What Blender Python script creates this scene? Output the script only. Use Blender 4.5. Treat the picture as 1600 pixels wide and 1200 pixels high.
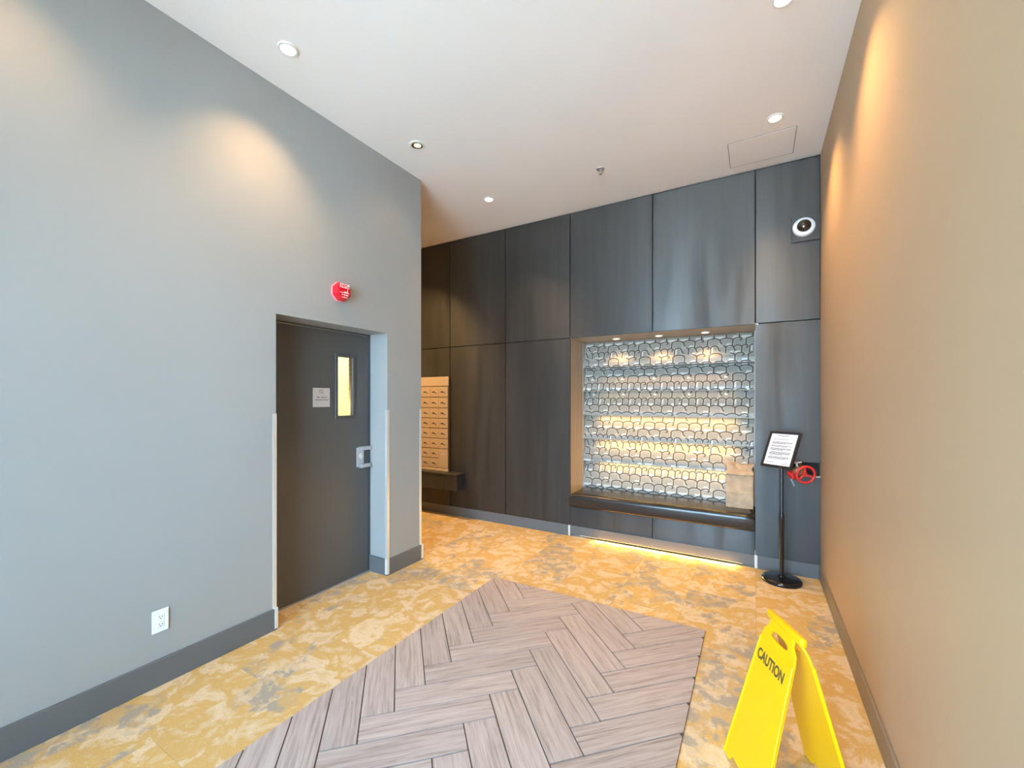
import bpy, bmesh, math, random
from mathutils import Vector, Matrix

# ------------------------------------------------------------------ clear
for o in list(bpy.data.objects):
    bpy.data.objects.remove(o)
SC = bpy.context.scene
COL = SC.collection
R = math.radians

# ------------------------------------------------------------------ camera, sky, exposure
cam_data = bpy.data.cameras.new('camera')
cam = bpy.data.objects.new('camera', cam_data)
COL.objects.link(cam)
cam.location = (0, 0, 1.49)
cam.rotation_euler = (R(90), 0, R(30.09))
cam_data.sensor_width = 36
cam_data.lens = 656.1 / 1600 * 36
cam_data.shift_y = 22.4 / 1600
cam_data.clip_start = 0.05
SC.camera = cam

world = bpy.data.worlds.new('world')
SC.world = world
world.use_nodes = True
wn = world.node_tree.nodes
wn['Background'].inputs[0].default_value = (0.43, 0.71, 1.0, 1)
wn['Background'].inputs[1].default_value = 30.0

portal_data = bpy.data.lights.new('sky_portal', 'AREA')       # guides sampling of the sky through the glazing
portal_data.shape = 'RECTANGLE'; portal_data.size = 2.45; portal_data.size_y = 3.05
portal_data.cycles.is_portal = True
portal = bpy.data.objects.new('sky_portal', portal_data); COL.objects.link(portal)
portal.location = (-.875, -1.84, 1.525); portal.rotation_euler = (R(90), 0, 0)

bounce_sun_data = bpy.data.lights.new('bounce_sun', 'SUN'); bounce_sun_data.energy = 150.0; bounce_sun_data.color = (1.0, .86, .64); bounce_sun_data.angle = R(0.6)
bounce_sun = bpy.data.objects.new('bounce_sun', bounce_sun_data); COL.objects.link(bounce_sun)
bounce_sun.rotation_euler = Vector((.62, -.30, -.90)).to_track_quat('-Z', 'Y').to_euler()      # added to brighten the ceiling by bounce; falls on the pavement outside only

SC.view_settings.view_transform = 'Standard'
SC.view_settings.look = 'None'
SC.view_settings.gamma = 1
SC.view_settings.use_curve_mapping = False
SC.view_settings.exposure = 0.15

LAMP = (1.0, 0.60, 0.24)
P_SPOT = 120.0
P_DIM = 12.0
P_PUCK = 9.0
P_STRIP = 2.6
P_FLOORSTRIP = 12.0
P_CORRIDOR = 250.0
P_STAIR = 420.0

# room dimensions
XL, XR, YB, YF, H = -2.68, 0.466, 4.265, -1.8, 3.509
YC = 2.945            # end of the left wall (outer corner)
XC = -6.6             # far end of side corridor
XD = -2.89            # door face plane
DY0, DY1, DZ = 1.583, 2.531, 2.038
NX0, NX1, NZ, NY = -1.742, 0.0, 2.144, 4.751
WZ0, WZ1, WX0, WX1 = 0.0, 3.05, -2.1, 0.35   # entrance glazing behind the camera

# ------------------------------------------------------------------ node helpers
def mat(name, col, rough=0.5, metal=0.0, spec=0.5, emit=None, emit_s=0.0, coat=0.0):
    m = bpy.data.materials.new(name)
    m.use_nodes = True
    b = m.node_tree.nodes['Principled BSDF']
    b.inputs['Base Color'].default_value = (*col, 1)
    b.inputs['Roughness'].default_value = rough
    b.inputs['Metallic'].default_value = metal
    b.inputs['Specular IOR Level'].default_value = spec
    b.inputs['Coat Weight'].default_value = coat
    if emit:
        b.inputs['Emission Color'].default_value = (*emit, 1)
        b.inputs['Emission Strength'].default_value = emit_s
    return m

class NT:
    def __init__(s, m):
        s.t = m.node_tree; s.n = s.t.nodes; s.l = s.t.links
        s.b = s.n['Principled BSDF']
    def new(s, typ, **kw):
        n = s.n.new(typ)
        for k, v in kw.items(): setattr(n, k, v)
        return n
    def link(s, a, b): s.l.new(a, b)
    def coords(s, kind='Object', scale=(1, 1, 1), rot=(0, 0, 0), rand=0.0):
        tc = s.new('ShaderNodeTexCoord')
        if kind == 'World':
            src = s.new('ShaderNodeNewGeometry').outputs['Position']
        else:
            src = tc.outputs[kind]
        if rand:
            oi = s.new('ShaderNodeObjectInfo')
            mu = s.new('ShaderNodeVectorMath', operation='SCALE')
            mu.inputs[0].default_value = (rand, rand * 1.7, rand * .6)
            s.link(oi.outputs['Random'], mu.inputs['Scale'])
            ad = s.new('ShaderNodeVectorMath', operation='ADD')
            s.link(src, ad.inputs[0]); s.link(mu.outputs[0], ad.inputs[1])
            src = ad.outputs[0]
        mp = s.new('ShaderNodeMapping')
        mp.inputs['Scale'].default_value = scale
        mp.inputs['Rotation'].default_value = rot
        s.link(src, mp.inputs['Vector'])
        return mp.outputs[0]
    def noise(s, vec, scale, detail=4, rough=0.55, dist=0.0):
        n = s.new('ShaderNodeTexNoise')
        n.inputs['Scale'].default_value = scale
        n.inputs['Detail'].default_value = detail
        n.inputs['Roughness'].default_value = rough
        n.inputs['Distortion'].default_value = dist
        s.link(vec, n.inputs['Vector'])
        return n.outputs['Fac']
    def ramp(s, fac, stops, interp='LINEAR'):
        r = s.new('ShaderNodeValToRGB')
        r.color_ramp.interpolation = interp
        e = r.color_ramp.elements
        while len(e) < len(stops): e.new(0.5)
        for i, (p, c) in enumerate(stops):
            e[i].position = p
            e[i].color = (*c, 1) if len(c) == 3 else c
        s.link(fac, r.inputs[0])
        return r.outputs[0]
    def mix(s, fac, a, b, blend='MIX'):
        m = s.new('ShaderNodeMix', data_type='RGBA', blend_type=blend)
        for sock, v in ((m.inputs[0], fac), (m.inputs[6], a), (m.inputs[7], b)):
            if isinstance(v, (int, float)): sock.default_value = v
            elif isinstance(v, tuple): sock.default_value = (*v, 1)
            else: s.link(v, sock)
        return m.outputs[2]
    def bump(s, h, strength=0.2, dist=0.002):
        b = s.new('ShaderNodeBump')
        b.inputs['Strength'].default_value = strength
        b.inputs['Distance'].default_value = dist
        s.link(h, b.inputs['Height'])
        s.link(b.outputs[0], s.b.inputs['Normal'])
    def base(s, c): s.link(c, s.b.inputs['Base Color'])
    def rough(s, c): s.link(c, s.b.inputs['Roughness'])

def painted(name, col, rough):
    m = mat(name, col, rough, spec=0.22)
    t = NT(m); v = t.coords('World')
    t.bump(t.noise(v, 260, 3), 0.10, 0.001)
    n = t.noise(v, 0.9, 3)
    t.base(t.ramp(n, [(0.3, tuple(c * .97 for c in col)), (0.7, tuple(c * 1.03 for c in col))]))
    return m

def glass_mat(name, tint=(0.95, 0.97, 0.96), ior=1.45):
    m = bpy.data.materials.new(name); m.use_nodes = True
    nt = m.node_tree; n = nt.nodes; n.remove(n['Principled BSDF'])
    tr = n.new('ShaderNodeBsdfTransparent'); tr.inputs[0].default_value = (*tint, 1)
    gl = n.new('ShaderNodeBsdfGlossy'); gl.inputs['Roughness'].default_value = 0.02
    fr = n.new('ShaderNodeFresnel'); fr.inputs[0].default_value = ior
    mx = n.new('ShaderNodeMixShader')
    nt.links.new(fr.outputs[0], mx.inputs[0])
    nt.links.new(tr.outputs[0], mx.inputs[1]); nt.links.new(gl.outputs[0], mx.inputs[2])
    nt.links.new(mx.outputs[0], n['Material Output'].inputs[0])
    return m

# ------------------------------------------------------------------ materials
M = {}
M['wall_left'] = painted('grey_wall_paint', (0.325, 0.325, 0.318), 0.5)
M['wall_right'] = painted('taupe_wall_paint', (0.47, 0.325, 0.205), 0.62)
M['cream'] = painted('cream_wall_paint', (0.75, 0.68, 0.50), 0.6)
M['ceiling'] = painted('white_ceiling_paint', (0.92, 0.87, 0.84), 0.7)
M['baseboard'] = mat('charcoal_baseboard', (0.115, 0.12, 0.125), 0.45)
M['basetaupe_shaded'] = mat('shaded_taupe_baseboard', (0.22, 0.17, 0.12), 0.45)  # same taupe as the wall, with the shade low down painted into it
M['door'] = mat('charcoal_door_paint', (0.082, 0.08, 0.078), 0.42)
M['doorframe'] = mat('charcoal_frame_paint', (0.06, 0.062, 0.065), 0.4)
M['steel'] = mat('brushed_stainless', (0.74, 0.72, 0.69), 0.42, 0.55)
M['satin'] = mat('satin_metal', (0.62, 0.62, 0.64), 0.42, 0.85)
M['pale_trim'] = mat('pale_metal_trim', (0.70, 0.68, 0.64), 0.45, 0.3)
M['white_plastic'] = mat('white_plastic', (0.82, 0.83, 0.84), 0.35)
M['white_enamel'] = mat('white_enamel', (0.80, 0.78, 0.74), 0.4)
M['dark_slot'] = mat('dark_slot', (0.02, 0.02, 0.02), 0.6)
M['black_satin'] = mat('black_satin_metal', (0.012, 0.011, 0.012), 0.32)
M['black_gloss'] = mat('black_gloss', (0.008, 0.008, 0.009), 0.12)
M['smoked'] = mat('smoked_dome', (0.02, 0.014, 0.010), 0.08, coat=0.6)
M['red'] = mat('red_plastic', (0.58, 0.005, 0.018), 0.25, coat=0.3)
M['redpaint'] = mat('red_enamel', (0.62, 0.025, 0.02), 0.3)
M['pinkclear'] = mat('clear_cover_edge', (0.72, 0.22, 0.25), 0.2)
M['brass'] = mat('brass', (0.62, 0.36, 0.20), 0.32, 0.75)
M['white_ink'] = mat('white_ink', (0.92, 0.80, 0.80), 0.5)
M['dark_ink'] = mat('dark_ink', (0.08, 0.045, 0.02), 0.6)
M['grey_ink'] = mat('grey_ink', (0.10, 0.09, 0.10), 0.7)
M['brown_ink'] = mat('brown_ink', (0.17, 0.13, 0.11), 0.7)
M['plaque'] = mat('plaque_silver', (0.55, 0.50, 0.48), 0.5, 0.2)
M['paper'] = mat('white_paper', (0.80, 0.76, 0.78), 0.6)
M['yellow'] = mat('yellow_plastic', (0.82, 0.44, 0.0), 0.38)
M['substrate'] = mat('dark_substrate', (0.010, 0.009, 0.009), 0.8)
M['rubber'] = mat('dark_rubber', (0.06, 0.05, 0.045), 0.8)
M['subfloor'] = mat('subfloor', (0.16, 0.11, 0.06), 0.9)
M['reflector'] = mat('bronze_reflector', (0.30, 0.25, 0.13), 0.25, 0.9)
M['lens_bright'] = mat('lit_lens', (1, 0.9, 0.7), 0.4, emit=(1.0, 0.86, 0.62), emit_s=14)
M['lens_dim'] = mat('dim_lit_lens', (1, 0.9, 0.6), 0.4, emit=(1.0, 0.90, 0.55), emit_s=1.0)
M['strip'] = mat('lit_strip', (1, 0.8, 0.5), 0.5, emit=(1.0, 0.66, 0.22), emit_s=4)
M['glass'] = glass_mat('clear_glass')
M['wired'] = glass_mat('wired_glass', (0.92, 0.90, 0.80))
M['pavement'] = mat('concrete_pavement', (0.62, 0.61, 0.60), 0.9)
M['mailbox'] = mat('beige_enamel', (0.74, 0.58, 0.41), 0.42, 0.15)
M['mailbox_head'] = mat('beige_enamel_header', (0.80, 0.64, 0.47), 0.4, 0.15)

def mk_panel():
    m = mat('black_stained_veneer', (0.02, 0.02, 0.02), 0.4, spec=0.75)
    t = NT(m)
    v = t.coords('World', (14, 14, 0.7), rand=6)
    n = t.noise(v, 1.0, 5, 0.6, 0.6)
    v2 = t.coords('World', (5.0, 5.0, 0.45), rand=9)
    n2 = t.noise(v2, 1.2, 4, 0.55, 0.5)
    t.base(t.mix(n2, t.ramp(n, [(0.3, (0.012, 0.0115, 0.011)), (0.75, (0.034, 0.033, 0.032))]), (0.023, 0.0225, 0.022)))
    t.rough(t.ramp(n2, [(0.35, (0.36,) * 3), (0.65, (0.64,) * 3)]))
    t.b.inputs['Anisotropic'].default_value = 0.75
    tg = t.new('ShaderNodeCombineXYZ'); tg.inputs[2].default_value = 1.0
    t.link(tg.outputs[0], t.b.inputs['Tangent'])
    t.bump(n, 0.05, 0.001)
    return m
M['panel'] = mk_panel()

def mk_taupe():
    m = mat('taupe_laminate', (0.42, 0.30, 0.19), 0.45)
    t = NT(m); v = t.coords('World', (60, 60, 2))
    n = t.noise(v, 1.0, 4)
    t.base(t.ramp(n, [(0.3, (0.38, 0.275, 0.18)), (0.7, (0.48, 0.36, 0.24))]))
    return m
M['taupe'] = mk_taupe()

def mk_carpet():
    m = mat('mottled_carpet', (0.5, 0.4, 0.25), 0.95, spec=0.15)
    t = NT(m)
    v = t.coords('World', rand=37)
    v2 = t.coords('World', (1.0, 0.75, 1), rand=53)
    big = t.noise(v2, 2.0, 8, 0.62, 0.3)
    mid = t.noise(v, 4.6, 9, 0.64, 0.35)
    sml = t.noise(v, 13, 6, 0.62, 0.3)
    fine = t.noise(v, 220, 2)
    gold, cream, grey, tan = (0.58, 0.375, 0.14), (0.68, 0.535, 0.36), (0.36, 0.315, 0.255), (0.60, 0.435, 0.235)
    c = t.ramp(mid, [(0.36, tan), (0.44, cream), (0.475, tan), (0.50, gold), (0.55, gold), (0.58, tan), (0.66, cream)])
    f = t.ramp(big, [(0.535, (0, 0, 0)), (0.555, (1, 1, 1))])
    g = t.ramp(sml, [(0.44, (1, 1, 1)), (0.53, (0.25, 0.25, 0.25))])
    mk = t.mix(1.0, f, g, 'MULTIPLY')
    c = t.mix(mk, c, grey)
    c = t.mix(0.35, c, t.ramp(fine, [(0.3, (0.7, 0.7, 0.7)), (0.7, (1.15, 1.15, 1.15))]), 'MULTIPLY')
    oi = t.new('ShaderNodeObjectInfo')
    c = t.mix(0.5, c, t.ramp(oi.outputs['Random'], [(0, (0.86, 0.86, 0.87)), (1, (1.12, 1.11, 1.08))]), 'MULTIPLY')
    t.base(c)
    t.bump(fine, 0.5, 0.003)
    return m
M['carpet'] = mk_carpet()

def mk_plank():
    m = mat('weathered_plank', (0.5, 0.4, 0.35), 0.7, spec=0.25)
    t = NT(m)
    v = t.coords('Object', (3.2, 62, 1), rand=23)
    v2 = t.coords('Object', (7, 160, 1), rand=23)
    n = t.noise(v, 1.0, 5, 0.65, 0.5)
    n2 = t.noise(v2, 1.0, 3, 0.6)
    c = t.ramp(n, [(0.26, (0.27, 0.215, 0.185)), (0.38, (0.43, 0.355, 0.31)), (0.48, (0.53, 0.445, 0.40)), (0.72, (0.62, 0.535, 0.485))])
    c = t.mix(0.5, c, t.ramp(n2, [(0.3, (0.72, 0.70, 0.70)), (0.6, (1.08, 1.08, 1.08))]), 'MULTIPLY')
    oi = t.new('ShaderNodeObjectInfo')
    c = t.mix(1.0, c, (0.74, 0.735, 0.77), 'MULTIPLY')
    c = t.mix(0.6, c, t.ramp(oi.outputs['Random'], [(0, (0.90, 0.89, 0.89)), (1, (1.08, 1.07, 1.06))]), 'MULTIPLY')
    t.base(c)
    t.bump(n, 0.15, 0.001)
    return m
M['plank'] = mk_plank()

def mk_leather():
    m = mat('black_leather', (0.020, 0.016, 0.014), 0.22, spec=0.6)
    t = NT(m); v = t.coords('World')
    t.bump(t.noise(v, 190, 3), 0.08, 0.001)
    return m
M['leather'] = mk_leather()

def mk_kraft():
    m = mat('kraft_paper', (0.50, 0.33, 0.20), 0.75, spec=0.2)
    t = NT(m); v = t.coords('World')
    n = t.noise(v, 18, 5)
    t.base(t.ramp(n, [(0.3, (0.44, 0.29, 0.18)), (0.7, (0.56, 0.39, 0.25))]))
    t.bump(n, 0.3, 0.006)
    return m
M['kraft'] = mk_kraft()

M['wp_base'] = mat('wallpaper_grey', (0.42, 0.375, 0.315), 0.5)
M['wp_cell'] = mat('wallpaper_cell_grey', (0.31, 0.29, 0.26), 0.5)
M['wp_light'] = mat('wallpaper_white', (0.66, 0.64, 0.58), 0.5)
M['wp_line'] = mat('wallpaper_line', (0.060, 0.048, 0.042), 0.5)

# ------------------------------------------------------------------ mesh helpers
class MB:
    def __init__(s): s.bm = bmesh.new()
    def _v(s): return set(s.bm.verts)
    def box(s, x0, x1, y0, y1, z0, z1, bevel=0.0, seg=2):
        ps = [(x0, y0, z0), (x1, y0, z0), (x1, y1, z0), (x0, y1, z0), (x0, y0, z1), (x1, y0, z1), (x1, y1, z1), (x0, y1, z1)]
        vs = [s.bm.verts.new(p) for p in ps]
        fs = [s.bm.faces.new([vs[i] for i in f]) for f in ((3, 2, 1, 0), (4, 5, 6, 7), (0, 1, 5, 4), (1, 2, 6, 5), (2, 3, 7, 6), (3, 0, 4, 7))]
        if bevel:
            es = {e for f in fs for e in f.edges}
            bmesh.ops.bevel(s.bm, geom=list(es), offset=bevel, segments=seg, affect='EDGES', profile=0.5)
        return s
    def lathe(s, prof, n=32, mtx=None, cap=True):
        """prof: list of (r, z) from bottom to top, around local Z"""
        rings = []
        for r, z in prof:
            if r < 1e-6:
                p = Vector((0, 0, z)); rings.append([s.bm.verts.new(mtx @ p if mtx else p)])
            else:
                ring = []
                for i in range(n):
                    a = 2 * math.pi * (i + .5) / n
                    p = Vector((r * math.cos(a), r * math.sin(a), z))
                    ring.append(s.bm.verts.new(mtx @ p if mtx else p))
                rings.append(ring)
        for A, B in zip(rings, rings[1:]):
            if len(A) == 1 and len(B) == 1: continue
            for i in range(n):
                j = (i + 1) % n
                if len(A) == 1: s.bm.faces.new((A[0], B[j], B[i]))
                elif len(B) == 1: s.bm.faces.new((A[i], A[j], B[0]))
                else: s.bm.faces.new((A[i], A[j], B[j], B[i]))
        if cap:
            if len(rings[0]) > 1: s.bm.faces.new(list(reversed(rings[0])))
            if len(rings[-1]) > 1: s.bm.faces.new(rings[-1])
        return s
    def tube(s, pts, r, n=12, closed=False):
        pts = [Vector(p) for p in pts]
        rs = r if isinstance(r, (list, tuple)) else [r] * len(pts)
        rings = []; N = len(pts); ref = None
        for i, p in enumerate(pts):
            if closed: d = (pts[(i + 1) % N] - pts[i - 1])
            else: d = pts[min(i + 1, N - 1)] - pts[max(i - 1, 0)]
            d.normalize()
            if ref is None:
                ref = Vector((0, 0, 1)) if abs(d.z) < .9 else Vector((1, 0, 0))
            a = (ref - d * ref.dot(d)).normalized(); b = d.cross(a); ref = a
            rings.append([s.bm.verts.new(p + (a * math.cos(2 * math.pi * k / n) + b * math.sin(2 * math.pi * k / n)) * rs[i]) for k in range(n)])
        rng = range(N if closed else N - 1)
        for i in rng:
            A, B = rings[i], rings[(i + 1) % N]
            for k in range(n):
                j = (k + 1) % n
                s.bm.faces.new((A[k], A[j], B[j], B[k]))
        if not closed:
            s.bm.faces.new(list(reversed(rings[0]))); s.bm.faces.new(rings[-1])
        return s
    def prism(s, poly, f0, f1, mtx=None):
        """poly: 2D list; f0,f1 map (a,b)->3D point for back and front"""
        A = [s.bm.verts.new(f0(*p)) for p in poly]; B = [s.bm.verts.new(f1(*p)) for p in poly]
        n = len(poly)
        s.bm.faces.new(list(reversed(A))); s.bm.faces.new(B)
        for i in range(n):
            j = (i + 1) % n
            s.bm.faces.new((A[i], A[j], B[j], B[i]))
        return s
    def quad(s, *ps):
        s.bm.faces.new([s.bm.verts.new(p) for p in ps]); return s
    def build(s, name, m, parent=None, smooth=0):
        bmesh.ops.recalc_face_normals(s.bm, faces=s.bm.faces[:])
        me = bpy.data.meshes.new(name); s.bm.to_mesh(me); s.bm.free()
        return link(name, me, m, parent, smooth)

def link(name, me, m, parent=None, smooth=0):
    o = bpy.data.objects.new(name, me); COL.objects.link(o)
    for x in (m if isinstance(m, (list, tuple)) else [m]): me.materials.append(x)
    if smooth:
        me.polygons.foreach_set('use_smooth', [True] * len(me.polygons))
        me.set_sharp_from_angle(angle=R(smooth))
    if parent:
        o.parent = parent
        o.matrix_parent_inverse = parent.matrix_world.inverted() if parent.type != 'EMPTY' else Matrix.Translation(-parent.location)
    return o

def thing(name, label, cat, loc, group=None):
    o = bpy.data.objects.new(name, None); COL.objects.link(o)
    o.location = loc; o.empty_display_size = 0.05
    return tag(o, label, cat, group)
def tag(o, label, cat, group=None):
    o['label'] = label; o['category'] = cat
    if group: o['group'] = group
    return o
def struct(o, label=None):
    o['kind'] = 'structure'
    if label: o['label'] = label
    return o
def lab(o, label): o['label'] = label; return o
def stuff(o): o['kind'] = 'stuff'; return o

def curve_mesh(loops, extrude, bevel, mtx):
    """filled 2D outline with holes, extruded both ways by `extrude`"""
    cu = bpy.data.curves.new('tmp', 'CURVE'); cu.dimensions = '2D'; cu.fill_mode = 'BOTH'
    cu.extrude = extrude; cu.bevel_depth = bevel; cu.bevel_resolution = 1
    if bevel: cu.offset = -bevel
    for lp in loops:
        sp = cu.splines.new('POLY'); sp.points.add(len(lp) - 1); sp.use_cyclic_u = True
        for p, q in zip(sp.points, lp): p.co = (q[0], q[1], 0, 1)
    o = bpy.data.objects.new('tmp', cu); COL.objects.link(o)
    dg = bpy.context.evaluated_depsgraph_get()
    me = bpy.data.meshes.new_from_object(o.evaluated_get(dg)); me.transform(mtx)
    bpy.data.objects.remove(o); bpy.data.curves.remove(cu)
    me.materials.clear()
    return me
def text_mesh(body, size, mtx, extrude=0.0004, sx=1.0, bold=.012):
    cu = bpy.data.curves.new('tmp', 'FONT'); cu.body = body; cu.size = size
    cu.extrude = extrude; cu.align_x = 'CENTER'; cu.align_y = 'CENTER'; cu.offset = size * bold
    o = bpy.data.objects.new('tmp', cu); COL.objects.link(o)
    dg = bpy.context.evaluated_depsgraph_get()
    me = bpy.data.meshes.new_from_object(o.evaluated_get(dg))
    me.transform(mtx @ Matrix.Diagonal((sx, 1, 1, 1)))
    bpy.data.objects.remove(o); bpy.data.curves.remove(cu)
    me.materials.clear()
    return me
def frame_mtx(o, x, y):
    """local x,y axes -> world, z = x cross y"""
    x = Vector(x).normalized(); y = Vector(y).normalized(); z = x.cross(y)
    return Matrix(((x.x, y.x, z.x, o[0]), (x.y, y.y, z.y, o[1]), (x.z, y.z, z.z, o[2]), (0, 0, 0, 1)))
def lamp(name, typ, loc, energy, parent=None, color=LAMP, rot=(0, 0, 0), **kw):
    d = bpy.data.lights.new(name, typ); d.energy = energy; d.color = color
    for k, v in kw.items(): setattr(d, k, v)
    o = bpy.data.objects.new(name, d); COL.objects.link(o)
    o.location = loc; o.rotation_euler = rot
    if parent:
        o.parent = parent; o.matrix_parent_inverse = Matrix.Translation(-parent.location)
    return o

# ------------------------------------------------------------------ shell
fl = struct(MB().box(XC, XR + .2, YF, YB + .6, -0.10, -0.007).build('floor', M['subfloor']))
# carpet tiles, laid as planks running away from the camera
TW, TL = 0.4545, 0.909
rng = random.Random(4)
tile_me = None
for i in range(-14, 3):
    for k in range(-3, 7):
        x0 = -0.45 + i * TW; x1 = x0 + TW - .0012
        off = 0.0 if i % 2 == 0 else TL / 2
        y0 = -0.11 + k * TL + off; y1 = y0 + TL - .0012
        lo = YF if x1 > XL - .3 else YC - .02
        x0c, x1c, y0c, y1c = max(x0, XC), min(x1, XR), max(y0, lo), min(y1, YB)
        if y1c <= YC: x0c = max(x0c, XL - .3)
        if x1c - x0c < .02 or y1c - y0c < .02: continue
        MB().box(x0c, x1c, y0c, y1c, -0.007, 0).build('carpet_tile', M['carpet'], fl)

ce = struct(MB().box(XC, XR + .2, YF, YB + .6, H, H + .12).build('ceiling', M['ceiling']))

# left wall with the door opening (return towards the corridor included)
b = MB()
b.box(XL - .30, XL, YF, DY0, 0, H).box(XL - .30, XL, DY0, DY1, DZ, H).box(XL - .30, XL, DY1, YC, 0, H)
wl = struct(b.build('wall_left', M['wall_left']))
struct(MB().box(XC, XL - .30, YC - .15, YC, 0, H).build('wall_corridor_side', M['wall_left']))
struct(MB().box(XC - .1, XC, YC - .15, YB + .15, 0, H).build('wall_corridor_end', M['wall_right']))
# stair room seen through the door glass
b = MB()
b.box(-5.0, -4.9, 0.6, YC - .15, 0, H).box(-4.9, XL - .30, 0.5, 0.6, 0, H)
ws = struct(b.build('wall_stair', M['cream']))
lamp('stair_light', 'POINT', (-4.0, 1.75, 2.7), P_STAIR, None, (1, 0.88, 0.58), shadow_soft_size=0.15)
struct(MB().box(-5.0, XL - .30, 0.5, YC - .15, -.1, -.01).build('floor_stair', M['cream']))

wr = struct(MB().box(XR, XR + .2, YF, YB + .15, 0, H).build('wall_right', M['wall_right']))

# front wall behind the camera with the entrance glazing
b = MB()
b.box(XL - .3, WX0, YF - .2, YF, 0, H).box(WX1, XR + .2, YF - .2, YF, 0, H).box(WX0, WX1, YF - .2, YF, WZ1, H)
struct(b.build('wall_front', M['wall_left']))
b = MB()
for x in (WX0, WX0 + .80, WX0 + 1.63, WX1 - .05):
    b.box(x, x + .05, YF - .14, YF - .07, 0, WZ1)
for z in (0, 2.2, WZ1 - .05):
    b.box(WX0, WX1, YF - .135, YF - .075, z, z + .05)
win = struct(b.build('window_1', M['black_satin']))
for k in range(3):
    xs = [WX0 + .05, WX0 + .85, WX0 + 1.68][k]; xe = [WX0 + .80, WX0 + 1.63, WX1 - .05][k]
    MB().box(xs, xe, YF - .11, YF - .104, .05, WZ1 - .05).build('pane', M['glass'], win)
struct(MB().box(-14, 12, YF - 16, YF - .2, -.12, -.02).build('floor_outside', M['pavement']))

# baseboards of the left wall
BH = .138
def board(name, boxes, m, label=None):
    b = MB()
    for q in boxes: b.box(*q, bevel=.002, seg=1)
    o = struct(b.build(name, m)); return o
bl = board('baseboard_left', [(XL, XL + .013, YF, DY0, 0, BH)], M['baseboard'])
MB().box(XL, XL + .0155, DY0 - .016, DY0 + .006, .012, BH + .004, bevel=.001, seg=1).build('end_cap', M['pale_trim'], bl)
bp = board('baseboard_pier', [(XL, XL + .013, DY1 - .013, YC + .013, 0, BH), (XD, XL, DY1 - .013, DY1, 0, BH), (XC, XL, YC, YC + .013, 0, BH)], M['baseboard'])
MB().box(XL - .012, XL + .0155, DY1 - .0155, DY1 + .010, .012, BH + .003, bevel=.001, seg=1).build('end_cap', M['pale_trim'], bp)
MB().box(XL - .012, XL + .0155, YC - .010, YC + .0155, .012, BH + .003, bevel=.001, seg=1).build('end_cap', M['pale_trim'], bp)
board('baseboard_right', [(XR - .012, XR, YF, YB - .012, 0, .12)], M['basetaupe_shaded'])
# stainless corner guards (trim)
def guard(name, y, s):
    b = MB()
    b.box(XL, XL + .003, min(y, y + s * .022), max(y, y + s * .022), BH, 1.392)
    b.box(XL - .022, XL + .003, y - .003 if s > 0 else y, y if s > 0 else y + .003, BH, 1.392)
    return struct(b.build(name, M['steel']))
guard('trim_1', DY0, -1)
guard('trim_2', DY1, 1)
guard('trim_3', YC, -1)

# ------------------------------------------------------------------ door in the left wall
mt = frame_mtx((XD - .0225, 0, 0), (0, 1, 0), (0, 0, 1))     # local (y,z), normal +x
door = thing('door_1', None, None, (XD, (DY0 + DY1) / 2, 0))
del door['label']; del door['category']; door['kind'] = 'structure'
VY0, VY1, VZ0, VZ1 = 2.201, 2.349, 1.347, 1.826
leaf = curve_mesh([[(DY0 + .018, .012), (DY1 - .018, .012), (DY1 - .018, DZ - .018), (DY0 + .018, DZ - .018)],
                   [(VY0, VZ0), (VY1, VZ0), (VY1, VZ1), (VY0, VZ1)]], .0225, 0, mt)
link('door_leaf', leaf, M['door'], door)
b = MB()
b.box(XD - .07, XD + .006, DY0 - .0, DY0 + .013, 0, DZ).box(XD - .07, XD + .006, DY1 - .013, DY1, 0, DZ).box(XD - .07, XD + .006, DY0 + .013, DY1 - .013, DZ - .013, DZ)
b.build('door_frame', M['doorframe'], door)
b = MB()
w = .022
b.box(XD - .004, XD + .011, VY0 - w, VY0 + .003, VZ0 - w, VZ1 + w, bevel=.002, seg=1).box(XD - .004, XD + .011, VY1 - .003, VY1 + w, VZ0 - w, VZ1 + w, bevel=.002, seg=1)
b.box(XD - .004, XD + .011, VY0, VY1, VZ1 - .003, VZ1 + w, bevel=.002, seg=1).box(XD - .004, XD + .011, VY0, VY1, VZ0 - w, VZ0 + .003, bevel=.002, seg=1)
vf = b.build('window_frame', M['doorframe'], door)
MB().box(XD - .025, XD - .019, VY0, VY1, VZ0, VZ1).build('pane', M['wired'], vf)
b = MB()
for k in range(1, 12): b.box(XD - .0245, XD - .0238, VY0, VY1, VZ0 + k * .04, VZ0 + k * .04 + .0008)
for k in range(1, 4): b.box(XD - .0245, XD - .0238, VY0 + k * .037, VY0 + k * .037 + .0008, VZ0, VZ1)
stuff(b.build('glass_wire', M['pale_trim'], vf))
struct(MB().box(XD - .06, XD + .03, DY0 + .013, DY1 - .013, 0, .011, bevel=.003).build('trim_4', M['satin']))
# pull handle plate with two flanges and key cylinder
pl = lab(MB().box(XD, XD + .006, 2.388, 2.462, .915, 1.075, bevel=.002).build('handle', M['satin'], door), 'satin metal pull plate with two ledges')
b = MB().box(XD + .004, XD + .042, 2.402, 2.507, 1.052, 1.084, bevel=.006)
b.build('handle_ledge', M['satin'], pl)
MB().box(XD + .004, XD + .042, 2.402, 2.507, .905, .937, bevel=.006).build('handle_ledge', M['satin'], pl)
MB().lathe([(.021, 0), (.021, .007), (.017, .010), (.0, .010)], 20, frame_mtx((XD + .005, 2.431, 1.003), (0, 1, 0), (0, 0, 1))).build('key_cylinder', M['steel'], pl, 40)
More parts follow.
